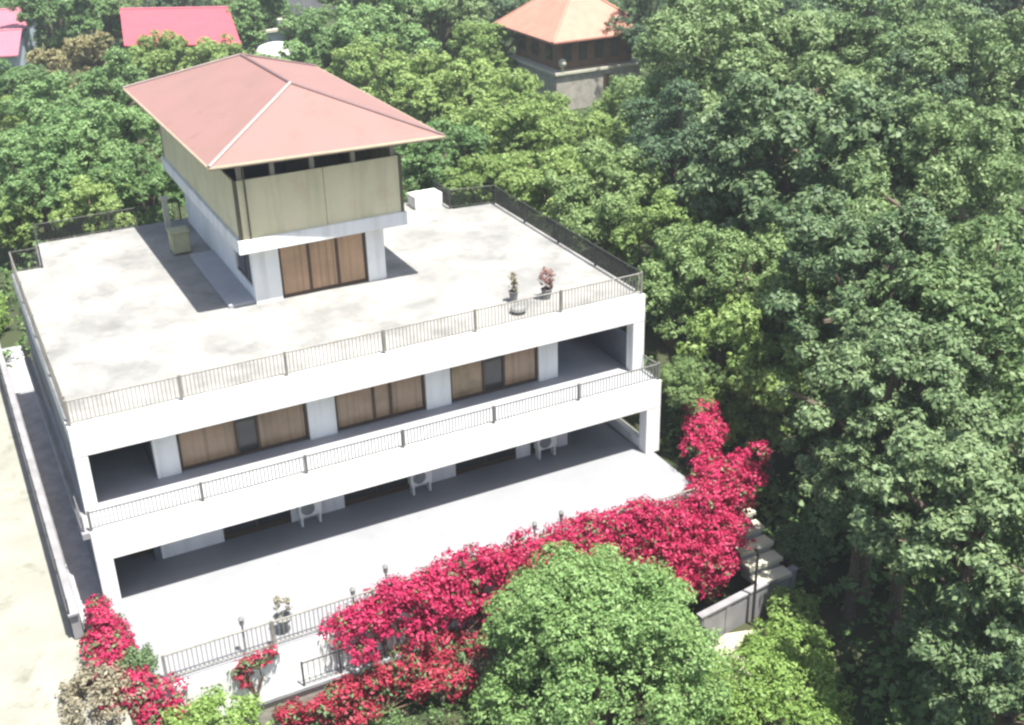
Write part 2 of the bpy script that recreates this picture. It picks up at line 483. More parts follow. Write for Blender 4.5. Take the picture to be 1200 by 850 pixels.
WT = RZ - 0.32
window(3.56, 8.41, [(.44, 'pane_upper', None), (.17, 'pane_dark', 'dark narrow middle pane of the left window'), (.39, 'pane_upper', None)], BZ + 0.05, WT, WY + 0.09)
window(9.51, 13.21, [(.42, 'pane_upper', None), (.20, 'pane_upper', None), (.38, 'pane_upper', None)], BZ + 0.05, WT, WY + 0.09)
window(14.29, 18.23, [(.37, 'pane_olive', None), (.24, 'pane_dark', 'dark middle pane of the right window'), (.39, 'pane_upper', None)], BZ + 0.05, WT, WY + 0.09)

# ground floor wall behind the terrace: white piers, black openings
GY = 1.12
GT = BZ - 0.26
for a, b in ((2.34, 4.66), (7.30, 9.46), (12.25, 14.26), (17.06, 17.72), (19.0, 19.5)):
    MB().box(a, b, GY, GY + 0.3, GZ, GT).build("pier", M['white'], H)
for a, b in ((4.66, 7.30), (9.46, 12.25), (14.26, 17.06), (17.72, 19.0)):
    w = MB().box(a, b, GY + 0.06, GY + 0.14, 0, 0.22).box(a, a + 0.08, GY + 0.06, GY + 0.14, 0.22, GT).box(b - 0.08, b, GY + 0.06, GY + 0.14, 0.22, GT).box((a + b) / 2 - 0.04, (a + b) / 2 + 0.04, GY + 0.06, GY + 0.14, 0.22, GT).build("window", M['frame'], H)
    for q in (0, 1):
        m0 = a + 0.08 if q == 0 else (a + b) / 2 + 0.04
        m1 = (a + b) / 2 - 0.04 if q == 0 else b - 0.08
        MB().box(m0, m1, GY + 0.09, GY + 0.115, 0.2, GT).build("pane", M['pane_dark'], w)
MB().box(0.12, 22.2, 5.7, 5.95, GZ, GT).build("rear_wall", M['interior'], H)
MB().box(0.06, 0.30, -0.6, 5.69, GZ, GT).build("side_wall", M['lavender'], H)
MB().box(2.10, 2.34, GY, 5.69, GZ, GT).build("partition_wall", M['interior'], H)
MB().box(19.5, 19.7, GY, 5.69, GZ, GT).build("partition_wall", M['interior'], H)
MB().box(1.35, 2.08, GY + 0.6, GY + 1.2, GZ, 0.95).build("door", M['frame'], H)
MB().box(22.0, 22.3, -0.55, 2.4, GZ, 0.42).build("parapet", M['white'], H, bevel=0.01)

# ------------------------------------------------------------------ tower on the roof
TX0, TX1, TY0, TY1 = 8.45, 14.10, 7.10, 19.0
LZ0, LZ1 = 9.14, 9.70
MB().box(TX0, 9.56, TY0, TY0 + 0.3, RZ, LZ0).build("tower_pier", M['white'], H)
MB().box(13.32, TX1, TY0, TY0 + 0.3, RZ, LZ0).build("tower_pier", M['white'], H)
# left tower wall with a long window starting at the corner
MB().box(TX0, TX0 + 0.25, TY0 + 0.302, 9.9, RZ, RZ + 0.62).build("tower_wall", M['white'], H)
MB().box(TX0, TX0 + 0.25, 9.902, TY1, RZ, LZ0).build("tower_wall", M['white'], H)
MB().box(TX1 - 0.25, TX1, TY0 + 0.302, TY1, RZ, LZ0).build("tower_wall", M['white'], H)
MB().box(TX0 + 0.252, TX1 - 0.252, TY1 - 0.25, TY1, RZ, LZ0).build("tower_wall", M['white'], H)
w = MB().box(TX0 + 0.06, TX0 + 0.13, TY0 + 0.31, 9.89, RZ + 0.621, RZ + 0.70).box(TX0 + 0.06, TX0 + 0.13, 8.55, 8.63, RZ + 0.70, LZ0).build("window", M['frame'], H)
for a, b in ((TY0 + 0.31, 8.54), (8.64, 9.89)):
    MB().box(TX0 + 0.08, TX0 + 0.11, a, b, RZ + 0.70, LZ0 - 0.01).build("pane", M['pane_dark'], w)
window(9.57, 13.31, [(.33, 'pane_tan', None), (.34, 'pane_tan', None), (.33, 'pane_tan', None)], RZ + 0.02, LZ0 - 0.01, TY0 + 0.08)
MB().box(7.34, TX0 - 0.002, TY0 + 0.12, 14.0, RZ + 0.001, RZ + 0.14).build("plinth", M['white_floor'], H, bevel=0.01)
# projecting slab, olive parapet panels, open gallery above
SX0, SX1, SY0, SY1 = 7.86, 14.95, 6.42, 20.2
MB().box(SX0, SX1, SY0, SY1, LZ0, LZ1).build("tower_ledge", M['white'], H, bevel=0.012)
PT = 12.08
def panel(x0, x1, y0, y1):
    p = MB().box(x0, x1, y0, y1, LZ1, PT).build("panel", M['olive'], H)
    return p
px0, px1, py0, py1 = SX0 + 0.12, SX1 - 0.08, SY0 + 0.10, SY1 - 0.1
xm = px0 + (px1 - px0) * 0.52
panel(px0 + 0.13, xm - 0.012, py0, py0 + 0.08)
panel(xm + 0.012, px1 - 0.13, py0, py0 + 0.08)
ycut = [py0 + 0.13 + (py1 - py0 - 0.26) * k / 4 for k in range(5)]
for k in range(4):
    panel(px0, px0 + 0.08, ycut[k] + 0.012, ycut[k + 1] - 0.012)
    panel(px1 - 0.08, px1, ycut[k] + 0.012, ycut[k + 1] - 0.012)
panel(px0 + 0.13, xm - 0.012, py1 - 0.08, py1)
panel(xm + 0.012, px1 - 0.13, py1 - 0.08, py1)
for x in (px0, px1 - 0.12):
    for y in (py0 - 0.012, py1 - 0.11):
        MB().box(x - 0.012, x + 0.132, y, y + 0.122, LZ1 - 0.001, PT + 0.02).build("corner_post", M['olive_seam'], H)
EZ = 13.0
for x in (px0 + 0.30, px0 + 1.6, px0 + 3.2, px0 + 4.9, px1 - 0.3):
    MB().box(x - 0.09, x + 0.09, py0 + 0.085, py0 + 0.26, LZ1, EZ - 0.02).build("gallery_post", M['post_pale'], H)
    MB().box(x - 0.09, x + 0.09, py1 - 0.26, py1 - 0.085, LZ1, EZ - 0.02).build("gallery_post", M['post_pale'], H)
for y in (10.0, 13.5, 17.0):
    for x in (px0 + 0.085, px1 - 0.26):
        MB().box(x, x + 0.18, y - 0.09, y + 0.09, LZ1, EZ - 0.02).build("gallery_post", M['post_pale'], H)
MB().box(px0 + 0.5, px0 + 3.4, 11.0, 17.5, LZ1 + 0.002, EZ - 0.15).build("stair_core", M['interior'], H)
MB().tube((px0 + 0.42, py0 - 0.06, LZ1), (px0 + 0.42, py0 - 0.06, EZ - 0.1), 0.035).build("drainpipe", M['olive_seam'], H)
# hipped sheet metal roof
FL, FR, BR, BL = (7.0, 5.72, EZ), (16.25, 5.15, EZ), (16.1, 20.5, EZ), (6.78, 21.0, EZ)
A1, A2 = (11.65, 10.0, 14.72), (11.5, 16.9, 14.70)
th = 0.07
def roof_faces(dz):
    return [tuple((p[0], p[1], p[2] + dz)) for p in (FL, FR, BR, BL, A1, A2)]
rf = MB().add(roof_faces(0) + roof_faces(-th), [(0, 1, 4), (1, 2, 5, 4), (2, 3, 5), (3, 0, 4, 5), (7, 6, 10), (8, 7, 10, 11), (9, 8, 11), (6, 9, 11, 10),
        (0, 6, 7, 1), (1, 7, 8, 2), (2, 8, 9, 3), (3, 9, 6, 0)])
roof = rf.build("tower_roof", M['roof_red'], H)
lift = lambda p, d: (p[0], p[1], p[2] + d)
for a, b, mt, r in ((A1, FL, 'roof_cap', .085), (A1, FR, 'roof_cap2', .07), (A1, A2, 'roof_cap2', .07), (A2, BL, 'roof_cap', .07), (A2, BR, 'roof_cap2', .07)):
    MB().tube(lift(a, .01), lift(b, .01), r, n=6).build("ridge_cap", M[mt], roof)
for a, b in ((FL, FR), (FR, BR), (BR, BL), (BL, FL)):
    MB().tube(lift(a, -.06), lift(b, -.06), 0.075, n=8).build("gutter", M['gutter'], roof)
MB().box(FL[0] + .35, FR[0] - .35, 6.0, 20.3, EZ - 0.10, EZ - 0.075).build("soffit", M['soffit'], H)
# white block on the roof's back edge
MB().box(18.65, 20.1, 14.7, 15.05, RZ + 0.001, RZ + 0.66).box(18.65, 20.1, 15.05, 15.7, RZ + 0.001, RZ + 0.63).build("stair_block", M['white'], H)

# ------------------------------------------------------------------ railings
def railing(name, label, pts, h, post_d, bar_d, mt, bar_r=0.011, post_r=0.035, posts=None, rail_r=0.024):
    """iron railing: top and bottom rail, each post a part, the many thin bars one part"""
    t = thing("railing", label, "railing", pts[0])
    bars = MB()
    for k in range(len(pts) - 1):
        p, q = Vector(pts[k]), Vector(pts[k + 1])
        ln = (q - p).length
        for z in (h, 0.10):
            MB().tube(p + Vector((0, 0, z)), q + Vector((0, 0, z)), rail_r if z == h else rail_r * .7, n=6).build("rail", M[mt], t)
        n = max(1, round(ln / bar_d))
        for i in range(n + 1):
            c = p.lerp(q, i / n)
            bars.tube((c.x, c.y, c.z + 0.10), (c.x, c.y, c.z + h), bar_r, n=4, caps=False)
        np_ = max(1, round(ln / post_d))
        for i in range(np_ + (1 if k == len(pts) - 2 else 0)):
            c = p.lerp(q, i / np_)
            MB().box(c.x - post_r, c.x + post_r, c.y - post_r, c.y + post_r, c.z, c.z + h + 0.06).build("post", M[mt], t)
    bars.build("bars", M[mt], t, "stuff")
    return t
railing("r", "long iron railing along the front edge of the flat roof", [(0.1, 0.12, RZ + .013), (22.4, 0.12, RZ + .013)], 0.92, 3.72, 0.14, 'iron', 0.015, 0.042, rail_r=.028)
railing("r", "dark railing seen end on along the left edge of the flat roof", [(0.1, 0.5, RZ), (0.1, 16.0, RZ)], 0.92, 3.8, 0.125, 'iron')
railing("r", "dark railing round the notch and back left edge of the roof, against green leaves", [(0.15, 16.05, RZ), (1.3, 16.05, RZ), (1.5, 19.4, RZ), (8.2, 19.45, RZ)], 0.95, 3.4, 0.11, 'iron_dark', 0.014)
railing("r", "dark iron railing along the roof's long right edge, bending round the back corner", [(20.2, 15.8, RZ), (20.2, 14.05, RZ), (22.40, 13.6, RZ), (22.40, 0.5, RZ)], 0.95, 3.3, 0.10, 'iron_dark', 0.016)
railing("r", "low grey railing along the front of the upper storey balcony", [(0.0, -1.08, BZ + .013), (22.55, -1.08, BZ + .013)], 0.72, 3.75, 0.13, 'iron_grey', 0.019, 0.045, rail_r=.032)
railing("r", "short grey railing on the right end of the balcony, beside the corner column", [(22.5, -0.9, BZ), (22.5, 3.7, BZ)], 0.72, 2.3, 0.115, 'iron_grey', 0.012)
railing("r", "thin grey railing on the narrow ledge along the house's left side", [(-0.24, -1.0, BZ + .02), (-0.24, 14.3, BZ + .02)], 0.55, 3.8, 0.15, 'iron_grey', 0.010)
railing("r", "grey iron railing along the terrace's front edge, half hidden by red bougainvillea", [(1.0, -5.70, 0), (22.2, -5.70, 0)], 0.98, 3.5, 0.15, 'iron', 0.018, 0.045, rail_r=.032)

# retaining wall, ledge and lower wall under the terrace
rw = thing("retaining_wall", "white retaining wall with a grey ledge below the terrace's front railing", "wall", (11, -6.0, -3.6))
MB().box(0.45, 22.4, -6.02, -5.79, -1.5, -0.06).build("upper_wall", M['white'], rw)
MB().box(0.40, 22.4, -6.42, -5.80, -1.62, -1.5).build("ledge", M['coping'], rw)
MB().box(0.45, 22.4, -6.34, -5.90, -4.2, -1.62).build("lower_wall", M['stone'], rw)
railing("r", "dark tall iron railing on the grey ledge below the terrace, bougainvillea growing through it", [(5.2, -6.32, -1.5), (13.0, -6.32, -1.5)], 0.95, 1.3, 0.2, 'iron_dark', 0.014, 0.03)

# boundary wall on the left, pale coping over the shaded side path
bw = thing("boundary_wall", "pale grey boundary wall between the beige lane and the house's shaded side path", "wall", (-1.15, 10, -0.42))
MB().box(-1.28, -0.97, -1.6, 24.5, -0.55, 0.62).build("wall", M['lavender'], bw)
MB().box(-1.33, -1.00, -1.7, 24.6, 0.62, 0.70).build("coping", M['lavender'], bw)
railing("r", "thin dark railing fixed along the lane side of the boundary wall", [(-1.28, -1.6, 0.70), (-1.28, 24.4, 0.70)], 0.55, 2.6, 0.16, 'iron_dark', 0.016, 0.03)
# ------------------------------------------------------------------ air conditioners under the balcony
def ac_unit(x, label):
    t = thing("air_conditioner", label, "air conditioner", (x, 0.75, 0.0), "air conditioners along the ground floor wall")
    MB().box(x - 0.46, x + 0.46, 0.58, 0.94, 0.42, 1.08).build("casing", M['ac'], t, bevel=0.02)
    MB().tube((x - 0.1, 0.575, 0.76), (x - 0.1, 0.555, 0.76), 0.27, n=20).build("fan_grille", M['ac_dark'], t)
    for q in (-0.36, 0.36):
        MB().box(x + q - 0.04, x + q + 0.04, 0.60, 0.92, 0.0, 0.42).build("leg", M['ac'], t)
    MB().tube((x + 0.42, 0.94, 0.6), (x + 0.42, 1.13, 0.6), 0.03, n=6).build("pipe", M['ac'], t)
ac_unit(7.93, "leftmost of three white air conditioners standing under the balcony")
ac_unit(12.55, "middle one of three white air conditioners under the balcony, before the wide pier")
ac_unit(18.25, "rightmost of three white air conditioners, half in the shade near the right loggia")

# ------------------------------------------------------------------ post lamps on the terrace railing
def lamp(x, h, label):
    t = thing("post_lamp", label, "lamp", (x, -5.62, 0.0), "post lamps along the terrace railing")
    MB().tube((x, -5.62, 0), (x, -5.62, h - 0.30), 0.032, n=8).build("pole", M['iron'], t)
    MB().lathe((x, -5.62, h - 0.30), [(0.04, 0), (0.075, 0.03), (0.09, 0.20), (0.07, 0.25)], 10).build("lantern", M['lantern'], t)
    MB().lathe((x, -5.62, h - 0.05), [(0.11, 0), (0.07, 0.06), (0.02, 0.12)], 10).build("lamp_cap", M['pot'], t)
lamp(3.6, 1.45, "post lamp at the bare left part of the terrace railing")
lamp(7.4, 1.25, "short post lamp just left of where the red flowers thicken, beside a taller one")
lamp(8.62, 1.75, "tall dark post lamp sticking out above the red flowers in the middle of the terrace")
lamp(14.35, 1.62, "post lamp above the red flowers, left one of the pair by the round tree's top")
lamp(15.45, 1.75, "post lamp above the red flowers, right one of the pair by the round tree's top")

# ------------------------------------------------------------------ things standing about
def potted(loc, label, leaf, pot_m, h, r, seed, pot_r=0.2, pot_h=0.3, n=500):
    t = thing("potted_plant", label, "plant", loc)
    MB().lathe(loc, [(pot_r * .7, 0), (pot_r, pot_h * .9), (pot_r * 1.12, pot_h), (pot_r * .95, pot_h), (pot_r * .9, pot_h * .9)], 14).build("pot", M[pot_m], t)
    MB().tube((loc[0], loc[1], loc[2] + pot_h * .8), (loc[0], loc[1], loc[2] + h * .75), 0.025, 0.012, n=6).build("stem", M['stem'], t)
    foliage("foliage", [((loc[0], loc[1], loc[2] + h * .72), (r, r, h * .32)), ((loc[0] + r * .4, loc[1], loc[2] + h * .5), (r * .6, r * .6, h * .22))], n, 0.06, L[leaf], t, seed, 0.12, 8)
    return t
potted((18.9, 1.7, RZ), "dusty pink leaved potted plant on the roof terrace near the front railing", 'dusty', 'pot', 1.25, 0.27, 51, 0.22, 0.42)
potted((17.6, 2.1, RZ), "thin grey potted plant on the roof, left of the pink leaved one", 'dry', 'pot', 1.15, 0.16, 52, 0.19, 0.45, 260)
t = thing("roof_vent", "low dark grey vent cap on the roof, close behind the front railing", "vent", (17.25, 1.0, RZ))
MB().lathe((17.25, 1.0, RZ), [(0.16, 0), (0.16, 0.14), (0.34, 0.15), (0.30, 0.24), (0.05, 0.30)], 16).build("cap", M['pot'], t)
t = thing("bowl_planter", "grey bowl planter with thin plants on the terrace, left of the red flowers", "planter", (5.05, -5.15, 0))
MB().lathe((5.05, -5.15, 0), [(0.14, 0), (0.09, 0.25), (0.26, 0.50), (0.33, 0.64), (0.28, 0.64), (0.22, 0.54)], 18).build("bowl", M['pot'], t)
foliage("foliage", [((4.95, -5.15, 1.05), (0.14, 0.14, 0.42)), ((5.25, -5.15, 0.98), (0.10, 0.10, 0.34))], 260, 0.055, L['dry'], t, 53, 0.1, 8)

t = thing("water_tank", "pale olive box shaped tank in the tower's left shade on the roof", "tank", (7.1, 14.75, RZ))
MB().box(6.75, 7.55, 14.45, 15.25, RZ + 0.06, RZ + 1.0).build("body", M['crate'], t, bevel=0.05)
MB().box(6.70, 7.60, 14.40, 15.30, RZ + 1.0, RZ + 1.08).build("lid", M['crate'], t, bevel=0.02)
for sx, sy in ((6.8, 14.5), (7.5, 14.5), (6.8, 15.2), (7.5, 15.2)):
    MB().box(sx - .06, sx + .06, sy - .06, sy + .06, RZ, RZ + .06).build("foot", M['pot'], t)
t = thing("pale_post", "pale square post standing behind the olive tank at the roof's back", "post", (7.35, 18.3, RZ))
MB().box(7.22, 7.48, 18.17, 18.43, RZ, RZ + 1.5).build("shaft", M['cream'], t, bevel=0.02)
MB().box(7.15, 7.55, 18.10, 18.50, RZ + 1.5, RZ + 1.60).build("cap", M['cream'], t)

# ------------------------------------------------------------------ steps at the terrace's right front corner
st = thing("garden_steps", "white garden steps going down from the terrace behind the bougainvillea's right end", "steps", (23.3, -6.6, -2.4))
for k in range(6):
    z = -0.35 - 0.36 * k
    MB().box(22.42, 24.0, -4.9 - 0.6 * (k + 1), -4.9 - 0.6 * k, z - 0.16, z).build("step", M['cream'], st)
    MB().box(22.5, 23.9, -4.9 - 0.6 * (k + 1) + 0.06, -4.9 - 0.6 * k, z - 0.7, z - 0.162).build("riser", M['grey_stone'], st)
bl = thing("balustrade", "weathered white balustrade wall with posts at the foot of the garden steps", "wall", (22.5, -8.5, -3.4))
MB().rbox((21.9, -8.55), (0.99, 0.14), 2.5, 0.10, -3.9, -2.25).build("wall", M['lavender'], bl)
MB().rbox((21.9, -8.55), (0.99, 0.14), 2.55, 0.15, -2.25, -2.17).build("coping", M['lavender'], bl)
for k in range(5):
    MB().rbox((19.6 + 1.15 * k, -8.87 + 0.162 * k), (0.99, 0.14), 0.11, 0.13, -3.9, -2.251).build("post", M['lavender'], bl)
sp = thing("lamp_pole", "thin dark pole rising in front of the white steps at the bougainvillea's right end", "pole", (21.9, -8.9, -3.5))
MB().tube((21.9, -8.9, -3.7), (21.9, -8.9, -0.2), 0.06, 0.05, n=8).build("shaft", M['iron_dark'], sp)
MB().lathe((21.9, -8.9, -0.2), [(0.05, 0), (0.14, 0.05), (0.14, 0.22), (0.03, 0.3)], 10).build("head", M['iron_dark'], sp)
MB().prism([(17.0, -11.6), (20.0, -12.2), (22.0, -9.4), (20.6, -9.0), (17.5, -9.6)], -3.62, -3.40).build("path", M['sand'], None, "structure")

# ------------------------------------------------------------------ trees
def make_tree_proto(kind, seed):
    """unit crown (radius 1) as lobes of leaf clusters, with limbs reaching into it"""
    rs = np.random.default_rng(seed)
    lobes = []
    n = {'walnut': 44, 'oak': 50, 'dark': 40, 'fruit': 28, 'olive': 16, 'orchard': 36, 'clumpy': 74, 'grand': 80}[kind]
    flat = {'walnut': 0.80, 'oak': 0.85, 'dark': 0.95, 'fruit': 0.85, 'olive': 0.8, 'orchard': 0.85, 'clumpy': 0.9, 'grand': 0.85}[kind]
    for k in range(n):
        d = unit(rs, 1, 0.25)[0]
        q = 0.45 + 0.47 * rs.random() ** 0.7
        r = (0.12 + 0.15 * rs.random()) if kind not in ('clumpy', 'grand') else (0.065 + 0.095 * rs.random())
        lobes.append((d * q * np.array([1, 1, flat]), np.array([r, r, r * 0.75])))
    lobes.append((np.array([0, 0, -0.05]), np.array([0.42, 0.42, 0.40 * flat]) * (0.7 if kind == 'clumpy' else 1)))
    nl = {'walnut': 34000, 'oak': 36000, 'dark': 44000, 'fruit': 20000, 'olive': 8000, 'orchard': 26000, 'clumpy': 30000, 'grand': 56000}[kind]
    size = {'walnut': 0.026, 'oak': 0.024, 'dark': 0.019, 'fruit': 0.030, 'olive': 0.034, 'orchard': 0.030, 'clumpy': 0.027, 'grand': 0.0175}[kind]
    pts, nr = crown_points(rs, lobes, nl, 0.050 if kind in ('grand', 'dark') else 0.070, 22, 0.35, 0.08)
    crown = leaves_mesh("crown", pts, nr, size, L[kind], rs)
    lm = MB()
    for c, r in lobes[:12]:
        a = Vector((0, 0, -0.55)); b = Vector(c) * 0.45 + Vector((0, 0, -0.18)); e = Vector(c) * 0.92
        lm.tube(a, b, 0.055, 0.035, 6, False); lm.tube(b, e, 0.035, 0.012, 6, False)
    me = bpy.data.meshes.new("limbs"); me.from_pydata(lm.v, [], lm.f); me.materials.append(M['bark'])
    return crown, me

tm = MB()
prof = [(0.13, 0.0), (0.085, 0.12), (0.07, 0.5), (0.055, 1.0)]
tm.lathe((0, 0, 0), prof, 9)
TRUNK = bpy.data.meshes.new("trunk"); TRUNK.from_pydata(tm.v, [], tm.f); TRUNK.materials.append(M['bark'])
PROTO = {k: [make_tree_proto(k, 100 + 10 * i + j) for j in range(nv)] for i, (k, nv) in enumerate((('walnut', 3), ('oak', 2), ('dark', 2), ('fruit', 2), ('olive', 1), ('orchard', 2), ('clumpy', 3), ('grand', 2)))}

def place_tree(kind, x, y, zc, R, label, k):
    gz = ground_z(x, y) - 0.1
    t = thing({'walnut': 'walnut_tree', 'oak': 'oak_tree', 'dark': 'shade_tree', 'fruit': 'fruit_tree', 'olive': 'olive_tree', 'orchard': 'orchard_tree', 'clumpy': 'walnut_tree', 'grand': 'walnut_tree'}[kind], label, "tree", (x, y, gz))
    crown, limbs = PROTO[kind][k % len(PROTO[kind])]
    rz = random.uniform(0, 6.28); s = R * (1.06 if x < 27.5 and y > -7 and y < 22 and x > 20 else 1.36 if x > 27 else 1.26)
    h = max(0.4, zc - gz)
    for nm, me, loc, sc in (("crown", crown, (0, 0, h), (s, s, s * random.uniform(.92, 1.08))), ("limbs", limbs, (0, 0, h), (s, s, s)), ("trunk", TRUNK, (0, 0, 0), (s, s, max(0.3, h - 0.5 * s)))):
        o = bpy.data.objects.new(nm, me)
        COL.objects.link(o)
        o.parent = t; o.location = loc; o.scale = sc
        if nm != "trunk": o.rotation_euler = (0, 0, rz)
    return t

TREES = [
    ('grand', 45.02, 24.08, 8.0, 6.44, 'tall dark walnut tree just beyond the stone based pavilion, biggest crown of the upper wood'),
    ('grand', 54.86, 23.64, 8.0, 5.43, 'grey green walnut tree in the upper wood between two bigger crowns'),
    ('grand', 54.61, 13.71, 8.0, 5.13, "yellowish green walnut tree at the upper edge of the wood by the picture's right border"),
    ('clumpy', 35.86, 6.01, 8.0, 4.65, 'dark shaded oak in the middle of the wood with a black hollow under its crown'),
    ('grand', 38.84, -0.41, 8.0, 4.63, 'broad walnut tree in the wood whose crown is half lit and half in shade'),
    ('dark', 34.71, 15.16, 7.0, 3.18, "small blue green tree beside the pavilion garden at the wood's left edge"),
    ('oak', 29.93, 15.14, 5.0, 2.76, "light green round tree leaning over the railing on the roof's long right side"),
    ('oak', 28.39, 2.45, 5.0, 2.75, 'leafy tree next to the right front corner of the white house'),
    ('fruit', 28.39, -1.17, 2.5, 3.14, "bright green tree in the wood's middle, right above the end of the red bougainvillea"),
    ('clumpy', 30.4, -3.85, 7.0, 3.11, 'mid green walnut tree in the wood behind the dark gap'),
    ('walnut', 32.8, -8.01, 6.0, 3.64, 'wide walnut crown at the right border, halfway up the picture'),
    ('clumpy', 26.77, -9.32, 5.0, 3.25, 'walnut tree with a deep dark hollow on its left side'),
    ('clumpy', 24.28, -16.29, 5.0, 3.28, 'nearest big tree of the wood, with pale leaf clusters hanging over dark gaps'),
    ('clumpy', 25.54, -10.12, 2.0, 1.99, 'tree beside the end of the bougainvillea with pale clumps over a dark hollow'),
    ('clumpy', 23.49, -18.97, 1.0, 2.7, 'tree in the lower right corner with pale clumps on dark leaves'),
    ('dark', 75.03, 40.9, 8.0, 6.2, 'dark tree along the top edge of the wood, second from the right'),
    ('dark', 70.76, 52.75, 8.0, 6.28, 'dark tree along the top edge of the wood, just right of the pavilion'),
    ('dark', 83.73, 37.34, 8.0, 5.5, 'dark tree in the upper right corner of the wood'),
    ('dark', 56.65, 50.37, 6.0, 3.39, 'dark tree overhanging the right side of the pavilion roof'),
    ('oak', 24.37, -0.74, 2.5, 1.44, 'small dark tree squeezed against the right side of the balcony'),
    ('fruit', 39.69, 33.77, 2.0, 2.72, "bright yellow green sapling below the pavilion's base wall"),
    ('fruit', 29.92, 21.04, 4.0, 2.39, 'light green tree behind the back right corner of the roof terrace'),
    ('fruit', 32.09, 32.65, 4.0, 2.97, 'mid green bushy tree behind the right end of the tower roof'),
    ('fruit', 34.22, 31.83, 3.0, 2.42, 'pale green fruit tree between the tower roof and the pavilion'),
    ('orchard', 27.26, 30.93, 4.0, 2.3, 'dark bushy tree tucked under the right tip of the tower roof'),
    ('fruit', 26.57, 25.02, 4.0, 1.74, 'light green shrubby tree right behind the white block on the roof'),
    ('fruit', 36.98, 48.64, 3.0, 3.13, "pale green fruit tree in the orchard, left of the pavilion's base wall"),
    ('fruit', 33.22, 51.08, 3.0, 3.14, 'yellow green fruit tree whose crown touches the right slope of the tower roof'),
    ('fruit', 33.69, 61.93, 3.0, 2.99, 'small yellow green tree just above the ridge end of the tower roof'),
    ('orchard', 34.62, 74.79, 3.0, 3.13, 'grey green tree beside the pale shed behind the tower'),
    ('orchard', 39.17, 70.46, 4.0, 4.21, 'round dark green tree in the orchard at the top centre'),
    ('walnut', 45.57, 72.79, 5.0, 4.02, 'dense dark tree at the top edge, two crowns left of the pavilion'),
    ('fruit', 45.98, 62.35, 3.0, 3.14, 'loose light green tree touching the left corner of the pavilion roof'),
    ('dark', 52.67, 76.84, 5.0, 3.7, 'dark tree at the top edge right beside the pavilion roof'),
    ('walnut', 41.58, 84.81, 5.0, 3.59, 'green tree at the top edge behind the grey rubble wall'),
    ('orchard', 32.55, 92.13, 4.0, 3.66, 'green tree at the top edge between the red roof and the pale shed'),
    ('dark', 29.12, 110.88, 4.0, 3.86, 'dark tree at the top edge behind the red roof'),
    ('orchard', 18.56, 104.04, 4.0, 3.59, 'dark tree at the left end of the red roof'),
    ('orchard', 12.97, 102.81, 4.0, 3.87, 'dark tree behind the pink roofed cottage'),
    ('olive', 10.98, 82.46, 2.0, 2.9, 'dry brownish olive tree in the orchard on the upper left'),
    ('olive', 14.11, 83.82, 3.0, 2.78, 'pale grey green tree between the pink cottage and the red roof'),
    ('fruit', 19.5, 81.29, 2.0, 2.8, 'bright green tree in front of the red roof'),
    ('fruit', 24.42, 79.4, 2.0, 2.64, "light green tree in front of the red roof's right end"),
    ('orchard', 12.89, 66.03, 3.0, 2.99, "mid green tree just left of the tower roof's back corner"),
    ('orchard', 6.95, 59.9, 3.0, 3.17, 'leafy tree in the orchard at the left, second row from the house'),
    ('fruit', 3.69, 63.44, 2.0, 2.69, 'yellow green tree on the left border of the orchard'),
    ('orchard', 8.47, 43.81, 4.0, 3.18, "large leaf tree behind the tower's left side"),
    ('orchard', 3.55, 39.15, 4.0, 3.05, 'large leaf tree behind the back left corner of the roof terrace'),
    ('orchard', 8.97, 33.85, 4.0, 2.3, 'dark leafy tree in the gap between the back railing and the tower'),
    ('fruit', 1.06, 38.1, 2.0, 1.77, 'light green tree outside the left corner of the roof terrace'),
    ('fruit', 5.84, 32.95, 4.0, 1.99, 'green tree pushing against the back railing of the roof terrace'),
    ('fruit', 46.78, 40.62, 2.0, 2.39, "yellow green tree in front of the pavilion's right base wall"),
    ('orchard', 6.22, 77.32, 2.0, 2.59, 'grey green tree below the pink roofed cottage'),
    ('fruit', 43.59, 47.32, 1.0, 1.68, "small yellow green shrub tree against the pavilion's base wall"),
    ('oak', 32.78, 3.31, 4.0, 2.82, 'mid green tree in the wood between the corner tree and the dark gap'),
    ('clumpy', 34.45, 9.36, 6.0, 3.27, 'shaded walnut tree in the wood, below the crown beside the pavilion'),
    ('walnut', 36.75, -0.7, 5.0, 3.1, 'walnut tree tucked between two broad crowns in the right half of the wood'),
    ('dark', 51.94, 25.52, 6.0, 4.64, 'dark tree wedged between the two biggest crowns of the upper wood'),
    ('clumpy', 26.45, -11.48, 3.0, 2.57, 'oak with pale clumps in the wood, just left of the nearest big tree'),
    ('clumpy', 28.4, -4.84, 1.0, 1.9, "tree leaning over the bougainvillea's right end, with loose hanging clumps"),
    ('dark', 52.06, 14.95, 6.0, 3.63, 'dark tree filling the gap in the upper right wood'),
    ('clumpy', 25.69, -14.39, 0.0, 1.76, 'low dark tree under the nearest big tree, beside the black hollow'),
    ('fruit', 30.55, 9.71, 5.0, 2.15, "grey green tree behind the roof terrace's right railing"),
    ('orchard', 27.52, 67.33, 2.0, 3.06, "orchard tree hidden behind the tower roof's ridge"),
    ('orchard', 6.96, 47.61, 3.0, 3.24, 'round orchard tree in the middle of the left grove'),
    ('orchard', 2.94, 46.56, 3.0, 2.85, "orchard tree at the left border, level with the tower roof's lower corner"),
    ('fruit', 29.18, 25.13, 3.0, 2.35, "orchard tree behind the roof terrace's back railing, right of the white block"),
    ('fruit', 39.5, 46.88, 2.0, 2.72, 'orchard tree close to the pale pier of the garden wall'),
]

for k, (kind, x, y, zc, R, label) in enumerate(TREES):
    place_tree(kind, x, y, zc, R, label, k)

